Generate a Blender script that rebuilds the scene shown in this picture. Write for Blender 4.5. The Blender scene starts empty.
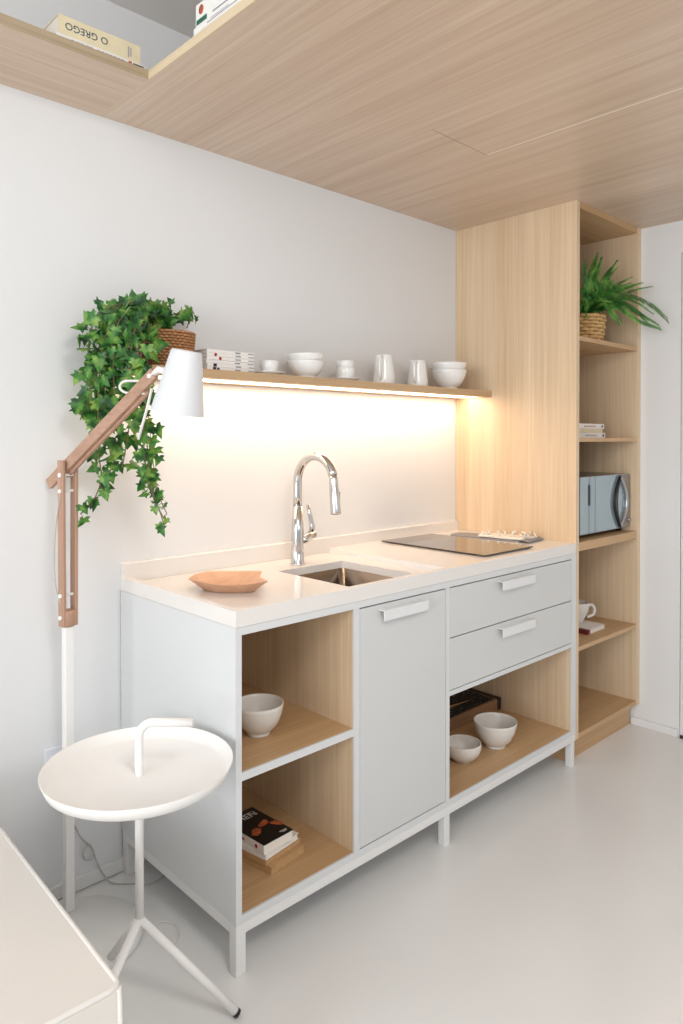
import bpy, bmesh, math, random
from mathutils import Vector, Matrix
random.seed(7)
PI = math.pi
scn = bpy.context.scene
COL = scn.collection

# ------------------------------------------------------------------ materials
def new_mat(name):
    m = bpy.data.materials.new(name); m.use_nodes = True
    return m, m.node_tree, m.node_tree.nodes['Principled BSDF']

def srgb(r, g, b):
    f = lambda c: (c/255/12.92) if c/255 <= .04045 else ((c/255+.055)/1.055)**2.4
    return (f(r), f(g), f(b), 1)

def flat(name, col, rough=.5, metal=0, spec=.5, coat=0, bump=0, bscale=200, sheen=0, var=0, vscale=6):
    m, nt, b = new_mat(name)
    b.inputs['Base Color'].default_value = col
    b.inputs['Roughness'].default_value = rough
    b.inputs['Metallic'].default_value = metal
    b.inputs['Specular IOR Level'].default_value = spec
    if coat: b.inputs['Coat Weight'].default_value = coat
    if sheen: b.inputs['Sheen Weight'].default_value = sheen
    tc = nt.nodes.new('ShaderNodeTexCoord')
    if bump:
        n = nt.nodes.new('ShaderNodeTexNoise'); n.inputs['Scale'].default_value = bscale
        n.inputs['Detail'].default_value = 3
        nt.links.new(tc.outputs['Object'], n.inputs['Vector'])
        bp = nt.nodes.new('ShaderNodeBump'); bp.inputs['Strength'].default_value = bump
        bp.inputs['Distance'].default_value = .002
        nt.links.new(n.outputs['Fac'], bp.inputs['Height']); nt.links.new(bp.outputs['Normal'], b.inputs['Normal'])
    if var:
        n = nt.nodes.new('ShaderNodeTexNoise'); n.inputs['Scale'].default_value = vscale
        n.inputs['Detail'].default_value = 4
        nt.links.new(tc.outputs['Object'], n.inputs['Vector'])
        rp = nt.nodes.new('ShaderNodeValToRGB')
        rp.color_ramp.elements[0].position = .3; rp.color_ramp.elements[1].position = .7
        rp.color_ramp.elements[0].color = tuple(c*(1-var) for c in col[:3])+(1,)
        rp.color_ramp.elements[1].color = tuple(min(1, c*(1+var)) for c in col[:3])+(1,)
        nt.links.new(n.outputs['Fac'], rp.inputs['Fac']); nt.links.new(rp.outputs['Color'], b.inputs['Base Color'])
    return m

def wood(name, axis, light, dark, rough=.42, fine=150, contrast=1.0, coat=0):
    """straight-grained oak veneer, the grain running along the given axis"""
    m, nt, b = new_mat(name); N = nt.nodes; L = nt.links
    tc = N.new('ShaderNodeTexCoord')
    def nz(across, along, detail, dist=0):
        mp = N.new('ShaderNodeMapping')
        s = [across]*3; s['xyz'.index(axis)] = along
        mp.inputs['Scale'].default_value = s
        L.new(tc.outputs['Object'], mp.inputs['Vector'])
        n = N.new('ShaderNodeTexNoise'); n.inputs['Scale'].default_value = 1; n.inputs['Detail'].default_value = detail
        n.inputs['Distortion'].default_value = dist
        L.new(mp.outputs['Vector'], n.inputs['Vector']); return n
    a = nz(fine, 2.2, 3, .3); c = nz(22, .7, 2, .4); d = nz(5, .35, 1)
    mx = N.new('ShaderNodeMix'); mx.data_type = 'FLOAT'; mx.inputs[0].default_value = .45
    L.new(a.outputs['Fac'], mx.inputs[2]); L.new(c.outputs['Fac'], mx.inputs[3])
    mx2 = N.new('ShaderNodeMix'); mx2.data_type = 'FLOAT'; mx2.inputs[0].default_value = .25
    L.new(mx.outputs[0], mx2.inputs[2]); L.new(d.outputs['Fac'], mx2.inputs[3])
    rp = N.new('ShaderNodeValToRGB'); e = rp.color_ramp.elements
    h = .17/contrast
    e[0].position = .5-h; e[1].position = .5+h
    e[0].color = dark; e[1].color = light
    L.new(mx2.outputs[0], rp.inputs['Fac']); L.new(rp.outputs['Color'], b.inputs['Base Color'])
    b.inputs['Roughness'].default_value = rough
    if coat: b.inputs['Coat Weight'].default_value = coat
    bp = N.new('ShaderNodeBump'); bp.inputs['Strength'].default_value = .12; bp.inputs['Distance'].default_value = .001
    L.new(a.outputs['Fac'], bp.inputs['Height']); L.new(bp.outputs['Normal'], b.inputs['Normal'])
    return m

def glow(name, col, strength):
    m, nt, b = new_mat(name)
    b.inputs['Base Color'].default_value = col
    b.inputs['Emission Color'].default_value = col; b.inputs['Emission Strength'].default_value = strength
    return m

OAK_L, OAK_D = srgb(231, 209, 179), srgb(204, 175, 140)
OAKC_L, OAKC_D = srgb(226, 206, 187), srgb(197, 171, 147)
M = {
 'wall': flat('wall_paint', srgb(229, 230, 231), .65, bump=.05, bscale=300),
 'wall2': flat('right_wall_paint', srgb(233, 233, 233), .6),
 'upper': flat('upper_ceiling_paint', srgb(232, 232, 232), .8),
 'floor': None,
 'oak_y': wood('oak_grain_y', 'y', OAKC_L, OAKC_D, .36, 120, .9),
 'oak_x': wood('oak_grain_x', 'x', srgb(212, 178, 136), srgb(186, 147, 104), .42, 150),
 'oak_z': wood('oak_grain_z', 'z', OAK_L, OAK_D, .42, 150),
 'oak_ledge': wood('oak_ledge', 'x', OAKC_L, OAKC_D, .4, 130),
 'ledge_edge': wood('ledge_edge', 'x', srgb(186, 166, 138), srgb(154, 134, 106), .5, 180),
 'lit_edge': flat('painted_lit_edge', srgb(250, 242, 226), .5),
 'oak_edge': wood('oak_edge_band', 'y', srgb(226, 208, 178), srgb(206, 184, 150), .5, 150),
 'oak_dark': wood('oak_shelf_edge', 'x', srgb(206, 176, 140), srgb(178, 145, 108), .5, 180),
 'cab': flat('cabinet_lacquer', srgb(217, 219, 220), .38),
 'frame': flat('base_frame_paint', srgb(232, 231, 229), .4),
 'front': flat('door_lacquer', srgb(211, 212, 211), .4),
 'handle': flat('handle_paint', srgb(228, 229, 230), .35),
 'counter': flat('white_quartz', srgb(232, 228, 224), .13, spec=.5, var=.012, vscale=300),
 'steel': flat('brushed_steel', (.30, .25, .21, 1), .24, 1, bump=.06, bscale=90),
 'chrome': flat('polished_chrome', (.66, .65, .64, 1), .16, 1),
 'black_glass': flat('black_hob_glass', (.035, .022, .016, 1), .04, spec=.8, coat=.6),
 'black': flat('black_plastic', (.012, .012, .013, 1), .35),
 'ceramic': flat('white_glazed_ceramic', srgb(238, 238, 236), .16, coat=.4),
 'stone': flat('off_white_stoneware', srgb(225, 220, 213), .3, coat=.3),
 'white': flat('white_powder_coat', srgb(242, 240, 237), .45),
 'lamp_white': flat('lamp_shade_white', srgb(216, 218, 221), .5),
 'base_grey': flat('lamp_base_enamel', srgb(242, 241, 238), .4),
 'lampwood': wood('lamp_beech', 'z', srgb(194, 158, 136), srgb(166, 128, 106), .5, 160),
 'lampwood_arm': wood('lamp_beech_arm', 'y', srgb(194, 158, 136), srgb(166, 128, 106), .5, 160),
 'dish': wood('dish_wood', 'x', srgb(220, 176, 144), srgb(196, 148, 116), .45, 60, .8),
 'fabric': flat('off_white_cotton', srgb(226, 220, 213), .9, bump=.35, bscale=900, sheen=.3),
 'piping': flat('white_piping_cotton', srgb(232, 228, 223), .9, bump=.3, bscale=900),
 'rattan': flat('brown_rattan', srgb(172, 122, 80), .5, var=.35, vscale=120),
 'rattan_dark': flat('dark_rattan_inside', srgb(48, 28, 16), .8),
 'straw': flat('straw_weave', srgb(206, 168, 112), .6, var=.3, vscale=90),
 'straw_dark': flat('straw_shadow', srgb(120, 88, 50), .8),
 'stem': flat('ivy_stem', srgb(118, 104, 70), .6),
 'soil': flat('potting_soil', srgb(40, 30, 22), .9, bump=.6, bscale=80),
 'paper': flat('paper_edges', srgb(234, 228, 218), .8, bump=.2, bscale=600),
 'kraft': flat('kraft_paper', srgb(196, 158, 112), .7, var=.08, vscale=60),
 'tan': flat('tan_card', srgb(190, 150, 108), .7),
 'cover_white': flat('white_cover', srgb(236, 233, 229), .4),
 'cover_cream': flat('cream_cover', srgb(224, 210, 176), .5, var=.05, vscale=30),
 'cover_black': flat('black_cover', (.008, .007, .008, 1), .3, coat=.3),
 'ink': flat('dark_ink', srgb(40, 44, 52), .6),
 'ink_blue': flat('slate_blue_ink', srgb(50, 74, 96), .6),
 'ink_grey': flat('grey_ink', srgb(150, 152, 158), .6),
 'ink_white': flat('white_ink', srgb(225, 222, 220), .6),
 'ink_red': flat('red_ink', srgb(180, 44, 52), .5),
 'ink_green': flat('green_ink', srgb(30, 98, 70), .5),
 'ink_rust': flat('rust_ink', srgb(176, 84, 54), .6),
 'maroon': flat('maroon_binding', srgb(110, 36, 36), .5),
 'leather': flat('brown_case_wood', srgb(148, 112, 82), .45, var=.12, vscale=40),
 'leather_dark': flat('dark_case_trim', srgb(46, 30, 22), .45),
 'towel': flat('white_towel', srgb(232, 226, 216), .95, bump=.6, bscale=260),
 'towel_grey': flat('grey_striped_towel', srgb(150, 146, 146), .95, bump=.6, bscale=260),
 'cable': flat('grey_cable', srgb(186, 182, 176), .5),
 'cable_white': flat('white_cable', srgb(230, 228, 224), .5),
 'socket': flat('socket_plastic', srgb(226, 228, 236), .35),
 'mw_body': flat('microwave_casing', srgb(150, 144, 140), .35, metal=.6),
 'mw_face': flat('mirrored_microwave_glass', srgb(172, 188, 196), .16, metal=.6),
 'mw_trim': flat('microwave_silver_trim', srgb(176, 178, 182), .25, metal=.8),
 'mw_btn': flat('microwave_button', srgb(150, 158, 164), .35),
 'led': glow('warm_led_strip', (1, .74, .52, 1), 10.5),
 'alu': flat('aluminium_profile', srgb(225, 220, 214), .35, metal=.3),
}

def floor_mat():
    m, nt, b = new_mat('polished_resin_floor'); N = nt.nodes; L = nt.links
    tc = N.new('ShaderNodeTexCoord')
    n = N.new('ShaderNodeTexNoise'); n.inputs['Scale'].default_value = 2.2; n.inputs['Detail'].default_value = 6
    L.new(tc.outputs['Object'], n.inputs['Vector'])
    rp = N.new('ShaderNodeValToRGB'); e = rp.color_ramp.elements
    e[0].position = .3; e[1].position = .7
    e[0].color = srgb(231, 230, 228); e[1].color = srgb(236, 235, 233)
    L.new(n.outputs['Fac'], rp.inputs['Fac']); L.new(rp.outputs['Color'], b.inputs['Base Color'])
    n2 = N.new('ShaderNodeTexNoise'); n2.inputs['Scale'].default_value = 9; n2.inputs['Detail'].default_value = 3
    L.new(tc.outputs['Object'], n2.inputs['Vector'])
    mr = N.new('ShaderNodeMapRange'); mr.inputs[3].default_value = .20; mr.inputs[4].default_value = .26
    L.new(n2.outputs['Fac'], mr.inputs[0]); L.new(mr.outputs[0], b.inputs['Roughness'])
    b.inputs['Specular IOR Level'].default_value = .5
    return m
M['floor'] = floor_mat()

def leaf_mat(name, a, b_, c, scale):
    m, nt, b = new_mat(name); N = nt.nodes; L = nt.links
    tc = N.new('ShaderNodeTexCoord')
    n = N.new('ShaderNodeTexNoise'); n.inputs['Scale'].default_value = scale; n.inputs['Detail'].default_value = 2
    L.new(tc.outputs['Object'], n.inputs['Vector'])
    rp = N.new('ShaderNodeValToRGB'); e = rp.color_ramp.elements
    e[0].position = .36; e[1].position = .66; e[0].color = a; e[1].color = c
    k = rp.color_ramp.elements.new(.5); k.color = b_
    L.new(n.outputs['Fac'], rp.inputs['Fac']); L.new(rp.outputs['Color'], b.inputs['Base Color'])
    b.inputs['Roughness'].default_value = .42
    tr = N.new('ShaderNodeBsdfTranslucent'); L.new(rp.outputs['Color'], tr.inputs['Color'])
    ms = N.new('ShaderNodeMixShader'); ms.inputs[0].default_value = .22
    out = N['Material Output']
    L.new(b.outputs[0], ms.inputs[1]); L.new(tr.outputs[0], ms.inputs[2]); L.new(ms.outputs[0], out.inputs['Surface'])
    return m
M['ivy'] = leaf_mat('ivy_leaf', srgb(26, 74, 30), srgb(62, 128, 50), srgb(138, 172, 78), 30)
M['fern'] = leaf_mat('fern_leaf', srgb(34, 104, 38), srgb(66, 146, 56), srgb(132, 192, 88), 24)

# ------------------------------------------------------------------ mesh helpers
def BM(): return bmesh.new()

def merge(dst, src):
    me = bpy.data.meshes.new('tmp'); src.to_mesh(me); dst.from_mesh(me); bpy.data.meshes.remove(me); src.free()

def box(bm, x0, x1, y0, y1, z0, z1, bev=0, seg=2, mat=None, mi=0):
    b = bmesh.new()
    bmesh.ops.create_cube(b, size=1)
    for v in b.verts:
        v.co = Vector((x0+(v.co.x+.5)*(x1-x0), y0+(v.co.y+.5)*(y1-y0), z0+(v.co.z+.5)*(z1-z0)))
    if bev: bmesh.ops.bevel(b, geom=b.edges[:], offset=bev, segments=seg, profile=.5, affect='EDGES')
    if mat is not None: bmesh.ops.transform(b, matrix=mat, verts=b.verts)
    for f in b.faces: f.material_index = mi
    merge(bm, b)

def lathe(bm, prof, center=(0, 0, 0), n=48, mat=None, mi=0):
    """profile [(r,z)...] turned about z; r = 0 ends close at the pole"""
    b = bmesh.new(); rings = []
    for r, z in prof:
        if r < 1e-6: rings.append([b.verts.new((0, 0, z))])
        else: rings.append([b.verts.new((r*math.cos(2*PI*i/n), r*math.sin(2*PI*i/n), z)) for i in range(n)])
    for p, q in zip(rings, rings[1:]):
        for i in range(n):
            j = (i+1) % n
            if len(p) == 1 and len(q) == 1: continue
            if len(p) == 1: b.faces.new((p[0], q[j], q[i]))
            elif len(q) == 1: b.faces.new((p[i], p[j], q[0]))
            else: b.faces.new((p[i], p[j], q[j], q[i]))
    bmesh.ops.recalc_face_normals(b, faces=b.faces)
    for f in b.faces: f.smooth = True; f.material_index = mi
    if mat is not None: bmesh.ops.transform(b, matrix=mat, verts=b.verts)
    bmesh.ops.translate(b, vec=Vector(center), verts=b.verts)
    merge(bm, b)

def smooth_path(pts, k=8, closed=False):
    P = [Vector(p) for p in pts]; out = []; n = len(P)
    rng = range(n if closed else n-1)
    for i in rng:
        if closed: a, b, c, d = P[(i-1) % n], P[i], P[(i+1) % n], P[(i+2) % n]
        else: a, b, c, d = P[max(i-1, 0)], P[i], P[i+1], P[min(i+2, n-1)]
        for j in range(k):
            t = j/k
            out.append(.5*((2*b)+(c-a)*t+(2*a-5*b+4*c-d)*t*t+(3*b-a-3*c+d)*t**3))
    if not closed: out.append(P[-1])
    return out

def tube(bm, pts, r, n=12, closed=False, cap=True, mi=0, rfun=None):
    P = [Vector(p) for p in pts]; N = len(P); rings = []
    t0 = (P[1]-P[0]).normalized()
    u = t0.orthogonal().normalized()
    b = bmesh.new()
    for i, p in enumerate(P):
        if closed: t = (P[(i+1) % N]-P[i-1]).normalized()
        else: t = (P[min(i+1, N-1)]-P[max(i-1, 0)]).normalized()
        u = (u-t*u.dot(t)).normalized(); w = t.cross(u)
        rr = rfun(i/(N-1)) if rfun else (r[i] if isinstance(r, (list, tuple)) else r)
        rings.append([b.verts.new(p+(u*math.cos(2*PI*k/n)+w*math.sin(2*PI*k/n))*rr) for k in range(n)])
    for i in range(N if closed else N-1):
        p, q = rings[i], rings[(i+1) % N]
        for k in range(n):
            f = b.faces.new((p[k], p[(k+1) % n], q[(k+1) % n], q[k])); f.smooth = True
    if cap and not closed:
        b.faces.new(rings[0][::-1]); b.faces.new(rings[-1])
    for f in b.faces: f.material_index = mi
    bmesh.ops.recalc_face_normals(b, faces=b.faces)
    merge(bm, b)

def prism(bm, poly, y0, y1, plane='xz', mat=None, mi=0, bev=0):
    """polygon in a plane, extruded along the remaining axis from y0 to y1"""
    b = bmesh.new()
    def mk(p, t):
        if plane == 'xz': return (p[0], t, p[1])
        if plane == 'yz': return (t, p[0], p[1])
        return (p[0], p[1], t)
    A = [b.verts.new(mk(p, y0)) for p in poly]; B = [b.verts.new(mk(p, y1)) for p in poly]
    b.faces.new(A); b.faces.new(B[::-1]); n = len(poly)
    for i in range(n): b.faces.new((A[i], B[i], B[(i+1) % n], A[(i+1) % n]))
    bmesh.ops.recalc_face_normals(b, faces=b.faces)
    if bev: bmesh.ops.bevel(b, geom=b.edges[:], offset=bev, segments=2, profile=.5, affect='EDGES')
    if mat is not None: bmesh.ops.transform(b, matrix=mat, verts=b.verts)
    for f in b.faces: f.material_index = mi
    merge(bm, b)

def root_loc(o):
    v = Vector((0, 0, 0))
    while o: v += o.location; o = o.parent
    return v

def obj(name, bm, mats, parent=None, smooth=False, label=None):
    """links the bmesh (given in place, in world metres) as one mesh object"""
    if parent is not None: bmesh.ops.translate(bm, vec=-root_loc(parent), verts=bm.verts)
    me = bpy.data.meshes.new(name); bm.to_mesh(me); bm.free()
    for m in (mats if isinstance(mats, (list, tuple)) else [mats]): me.materials.append(m)
    o = bpy.data.objects.new(name, me); COL.objects.link(o)
    if parent is not None: o.parent = parent
    if smooth:
        for p in me.polygons: p.use_smooth = True
    if label: o['label'] = label
    return o

def thing(name, label, cat, loc=(0, 0, 0), group=None):
    o = bpy.data.objects.new(name, None); COL.objects.link(o); o.location = loc
    o.empty_display_size = .05
    return tag(o, label, cat, group)

def tag(o, label, cat, group=None, kind=None):
    o['label'] = label; o['category'] = cat
    if group: o['group'] = group
    if kind: o['kind'] = kind
    return o

def one(name, bm, mats, label, cat, loc, group=None):
    """a thing that is a single mesh, with its origin at its base"""
    bmesh.ops.translate(bm, vec=-Vector(loc), verts=bm.verts)
    o = obj(name, bm, mats); o.location = loc
    return tag(o, label, cat, group)

def struct(name, bm, mat, label=None):
    o = obj(name, bm, mat); o['kind'] = 'structure'
    if label: o['label'] = label
    return o

def text_bm(body, size, depth=.0006):
    """lettering as a bmesh lying in the xy plane, centred, reading along +x"""
    cu = bpy.data.curves.new('lettering', 'FONT'); cu.body = body; cu.size = size; cu.extrude = depth
    cu.align_x = 'CENTER'; cu.align_y = 'CENTER'; cu.resolution_u = 3
    o = bpy.data.objects.new('lettering', cu); COL.objects.link(o)
    dg = bpy.context.evaluated_depsgraph_get(); dg.update()
    me = bpy.data.meshes.new_from_object(o.evaluated_get(dg))
    b = bmesh.new(); b.from_mesh(me)
    bpy.data.objects.remove(o); bpy.data.curves.remove(cu); bpy.data.meshes.remove(me)
    return b

def place(b, mat):
    bmesh.ops.transform(b, matrix=mat, verts=b.verts); return b

def frame_m(origin, xdir, ydir):
    x = Vector(xdir).normalized(); y = Vector(ydir).normalized(); z = x.cross(y)
    m = Matrix((x, y, z)).transposed().to_4x4(); m.translation = Vector(origin); return m

# ------------------------------------------------------------------ the room
D = -.6062; W = 1.6585; XR = 2.2491; ZC = 2.2806; ZU = 2.632
X0, Y0 = -6.0, -4.6
b = BM(); box(b, X0, XR+.2, Y0, .2, -.1, 0); struct('floor', b, M['floor'])
b = BM(); box(b, X0, XR+.2, 0, .15, 0, ZU); struct('wall_back', b, M['wall'])
# right wall with the flush door
b = BM()
DY0, DY1, DZ = -1.62, -.784, 2.1376
box(b, XR, XR+.15, DY1, 0, 0, ZU); box(b, XR, XR+.15, Y0, DY0, 0, ZU); box(b, XR, XR+.15, DY0, DY1, DZ, ZU)
struct('wall_right', b, M['wall2'])
b = BM(); box(b, XR-.001, XR+.04, DY0+.003, DY1-.003, .008, DZ-.003, .001)
dr = struct('door_1', b, M['wall2'], 'flush white door in the right wall')
b = BM(); lathe(b, [(0, 0), (.007, 0), (.007, .012), (0, .012)], (XR-.009, DY1-.012, .0), 16)
obj('hinge_pin', b, M['black'], dr, label='black lower hinge pin')
b = BM(); box(b, X0, XR+.15, Y0, .0, ZU, ZU+.1); struct('ceiling_upper', b, M['upper'])
# oak loft underside: a thin veneer layer with two open joints under a carrying layer
b = BM(); zt = 2.292; LX = -.062; LY = -3.7
box(b, LX+.004, .7275, LY, 0, ZC, zt)
box(b, .7275, 1.0185, -.6185, 0, ZC, zt)
box(b, .7275, 1.0183, LY, -.621, ZC, zt)
box(b, 1.0185, 1.0217, -.6185, 0, ZC, zt)
box(b, 1.0217, XR, LY, 0, ZC, zt)
box(b, LX+.004, XR, LY, 0, zt, 2.304)
struct('ceiling', b, M['oak_y'], 'oak veneered underside of the loft')
b = BM(); box(b, 1.0184, 1.0216, LY, -.6212, ZC-.0004, zt-.0002); struct('lit_seam_strip', b, M['lit_edge'], 'added pale strip painting the lit panel edge at the loft joint')  # strip added in the joint; its pale colour paints the light on the panel edge
b = BM(); box(b, LX, LX+.004, LY, 0, ZC, 2.304); struct('trim_1', b, M['oak_edge'], 'pale edge band along the loft floor')
# baseboards
b = BM(); box(b, X0, 1.70, -.013, 0, .003, .042, .002); struct('baseboard_back', b, M['frame'])
b = BM(); box(b, XR-.012, XR, DY1+.004, -.57, 0, .033, .001); struct('baseboard_right', b, M['wall2'])

# oak ledge high up on the back wall
lg = thing('wall_ledge', 'oak ledge high on the back wall carrying a cream book', 'shelf', (-1.8, -.15, ZC))
b = BM(); box(b, X0, LX, -.2955, 0, ZC, 2.3055); obj('board', b, M['oak_ledge'], lg)
b = BM(); box(b, X0, LX, -.2975, -.2955, ZC, 2.3055); obj('edge_band', b, M['ledge_edge'], lg, label='darker oak front edge')

# ------------------------------------------------------------------ books
def book(label, cat, loc, yaw, L, Wd, H, cover, group=None, pages=None, bev=.0008, name='book', spine=True):
    """spine along local x at y = 0, pages toward +y; loc = the spine's left lower corner"""
    r = thing(name, label, cat, loc, group); T = Matrix.Translation(loc) @ Matrix.Rotation(yaw, 4, 'Z')
    t = .0018
    c = BM(); box(c, 0, L, 0, Wd, 0, t, bev, 1, T); box(c, 0, L, 0, Wd, H-t, H, bev, 1, T)
    if spine: box(c, 0, L, 0, t, t*.6, H-t*.6, 0, 1, T)
    obj('cover', c, cover, r)
    p = BM(); box(p, .003, L-.003, t if spine else .002, Wd-.003, t, H-t, 0, 1, T)
    obj('pages', p, pages or M['paper'], r)
    return r, T

def spine_text(r, T, body, size, x, z, mat, name='title_text', flip=False, depth=.0004):
    q = text_bm(body, size, depth)
    s = -1 if flip else 1
    place(q, T @ frame_m((x, -.0004, z), (s, 0, 0), (0, 0, s)))
    return obj(name, q, mat, r)

def bars(r, T, rects, mat, name='spine_print', y=-.0005):
    if 1 < len(rects) <= 3:
        for rc in rects: bars(r, T, [rc], mat, name, y)
        return
    q = BM()
    for x0, x1, z0, z1 in rects: box(q, x0, x1, y, .0004, z0, z1, 0, 1, T)
    return obj(name, q, mat, r)

# cream book lying on the ledge, its spine printed upside down
r, T = book('thin white book under the cream book on the high ledge', 'book', (-.305, -.288, 2.3057), 0, .239, .17, .012, M['cover_white'], 'books on the high ledge')
bars(r, T, [(.038+.012*i, .046+.012*i+.003*(i % 2), .003, .0065) for i in range(5)]+[(.105+.011*i, .113+.011*i, .003, .0065) for i in range(7)], M['ink_grey'])
bars(r, T, [(.191, .200, .003, .0095)], M['ink_red'], 'red_dot'); bars(r, T, [(.204, .234, .004, .008)], M['ink'], 'publisher_print')
r, T = book('thick cream book lying with its spine upside down on the high ledge', 'book', (-.2975, -.285, 2.3179), 0, .219, .17, .049, M['cover_cream'], 'books on the high ledge')
spine_text(r, T, 'O GREGO', .025, .072, .026, M['ink_blue'], flip=True)
bars(r, T, [(.183, .187, .008, .036), (.190, .193, .012, .034)], M['ink_grey'], 'author_print')

# books lying on the loft floor by its edge (spines towards the void)
def loft_book(label, y, z, L, Wd, H, cov):
    # spine faces -x
    r, T = book(label, 'book', (-.052, y, z), -PI/2, L, Wd, H, cov, 'books on the loft floor')
    return r, T
z = 2.3042
r, T = loft_book('lowest white book of the loft stack, pink lettering on its spine', -0.503, z, .24, .17, .013, M['cover_white'])
bars(r, T, [(.03+.016*i, .040+.016*i, .004, .009) for i in range(11)], M['ink_rust'])
z += .0132
r, T = loft_book('white book with grey spine lines, second from the bottom of the loft stack', -0.506, z, .23, .17, .014, M['cover_white'])
bars(r, T, [(.06, .19, .004, .0065), (.075, .15, .009, .0105)], M['ink_grey'])
z += .0142
r, T = loft_book('white book with a green spine label in the loft stack', -0.515, z, .22, .165, .017, M['cover_white'])
bars(r, T, [(.004, .050, .002, .014)], M['ink_green'], 'green_label')
bars(r, T, [(.075, .17, .006, .010)], M['ink_grey'])
z += .0172
r, T = loft_book('thick grey-white book with a rust oval emblem, top of the loft stack', -0.516, z, .215, .165, .036, M['cover_white'])
q = BM(); lathe(q, [(0, 0), (.010, 0), (.010, .0008), (0, .0008)], (0, 0, 0), 24, Matrix.Scale(1.15, 4, (0, 1, 0)))
place(q, T @ frame_m((.024, 0, .017), (1, 0, 0), (0, 0, 1))); obj('oval_emblem', q, M['ink_rust'], r)
bars(r, T, [(.075, .14, .018, .024)], M['ink_grey'])

# ------------------------------------------------------------------ base cabinet
cab = thing('kitchen_base_cabinet', 'long white kitchen base cabinet with oak-lined open compartments on a white leg frame', 'cabinet', (W/2, D/2, 0))
F0 = D; F1 = D+.006
b = BM()
box(b, 0, .010, D, -.004, .1272, .8588)                 # left side
box(b, W-.012, W, D, -.004, .1272, .8588)                # right side
box(b, .010, W-.012, D+.006, -.004, .1272, .138)         # underside
box(b, .010, W-.012, -.012, -.004, .138, .8588)          # back
# front frame, 6 mm deep
box(b, .010, W-.012, F0, F1, .1272, .1475); box(b, .010, W-.012, F0, F1, .8395, .8588)
box(b, .010, .018, F0, F1, .1475, .8395); box(b, .405, .427, F0, F1, .1475, .8395)
box(b, .8205, .8390, F0, F1, .1475, .8395); box(b, 1.6255, W-.012, F0, F1, .1475, .8395)
box(b, .8390, 1.6255, F0, F1, .485, .5005); box(b, .018, .405, F0, F1, .4795, .5003)
# hidden carcass partitions
box(b, .4085, .4235, F1, -.012, .138, .857); box(b, .8235, .836, F1, -.012, .138, .857)
box(b, .836, 1.64, F1, -.012, .4885, .4975)
obj('carcass', b, M['cab'], cab)
def lining(x0, x1, z0, z1, name='lining'):
    b = BM(); bk = -.0125; f = F1+.0002
    box(b, x0-.0034, x0, f, bk, z0-.003, z1+.003); box(b, x1, x1+.0034, f, bk, z0-.003, z1+.003)
    box(b, x0, x1, bk-.006, bk, z0, z1)
    box(b, x0, x1, f, bk-.006, z1, z1+.0035)
    obj(name, b, M['oak_z'], cab, label='vertical oak lining')
lining(.018, .405, .5003, .8395); lining(.018, .405, .1475, .4795); lining(.8394, 1.6255, .1475, .485)
for nm, x0, x1, zz in (('shelf', .0182, .4048, .5001), ('bottom_board', .0182, .4048, .1475), ('bottom_board', .8396, 1.6253, .1475)):
    b = BM(); box(b, x0, x1, F1+.0003, -.019, zz-(.016 if nm == 'shelf' else .009), zz)
    obj(nm, b, M['oak_x'], cab, label='oak board')
def handle(parent, x0, x1, zt):
    b = BM(); y = D-.022
    box(b, x0, x1, y, D+.002, zt-.003, zt, .0006, 1); box(b, x0, x1, y, y+.003, zt-.031, zt-.002, .0006, 1)
    obj('handle', b, M['handle'], parent, label='white L-profile pull')
def front(name, x0, x1, z0, z1):
    b = BM(); box(b, x0, x1, D+.0005, D+.018, z0, z1, .0008, 1)
    return obj(name, b, M['front'], cab)
d = front('door', .4292, .8188, .1505, .8355); handle(d, .5068, .7076, .822)
d = front('drawer', .8408, 1.6240, .6742, .8355); handle(d, 1.1112, 1.3203, .8215)
d = front('drawer', .8408, 1.6240, .5030, .6706); handle(d, 1.1118, 1.3210, .657)
b = BM()
fz0, fz1 = .1000, .1271
box(b, 0, W, D, D+.028, fz0, fz1, .0015, 1); box(b, 0, W, -.036, -.013, fz0, fz1, .0015, 1)
box(b, 0, .028, D+.028, -.036, fz0, fz1, .0015, 1); box(b, W-.028, W, D+.028, -.036, fz0, fz1, .0015, 1)
box(b, .816, .844, D+.028, -.036, fz0, fz1, .0015, 1)
obj('base_frame', b, M['frame'], cab)
for x0, x1 in ((0, .030), (.8165, .8435), (1.6275, 1.6535)):
    for y0, y1 in ((D, D+.029), (-.040, -.0135)):
        b = BM(); box(b, x0, x1, y0 + (.002 if x0 > .1 and y0 < -.1 else 0), y1, 0, fz0+.003, .0015, 1); obj('leg', b, M['frame'], cab)

# ------------------------------------------------------------------ countertop with a sunk wet area
ct = thing('countertop', 'white quartz countertop with sunken sink area and low splashback', 'countertop', (W/2, D/2, .859))
ZR = .884; ST = .845; RX = .022; RY = D+.024
hx0, hx1, hy0, hy1 = .459, .752, -.533, -.191
b = BM(); zb = .8592
prism(b, [(0, D), (W, D), (W, 0), (ST, 0), (ST, RY), (RX, RY), (RX, 0), (0, 0)], zb, .9, 'xy', bev=.0008)   # rims and raised dry side
zr = ZR
box(b, RX-.002, hx0, RY-.002, 0, zb+.0003, zr); box(b, hx1, ST+.002, RY-.002, 0, zb+.0003, zr)
box(b, hx0, hx1, RY-.002, hy0, zb+.0003, zr); box(b, hx0, hx1, hy1, 0, zb+.0003, zr)
obj('slab', b, M['counter'], ct)
b = BM(); box(b, .0012, W-.0005, -.020, -.0002, ZR+.0001, .942, .001, 1); obj('splashback', b, M['counter'], ct)

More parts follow.
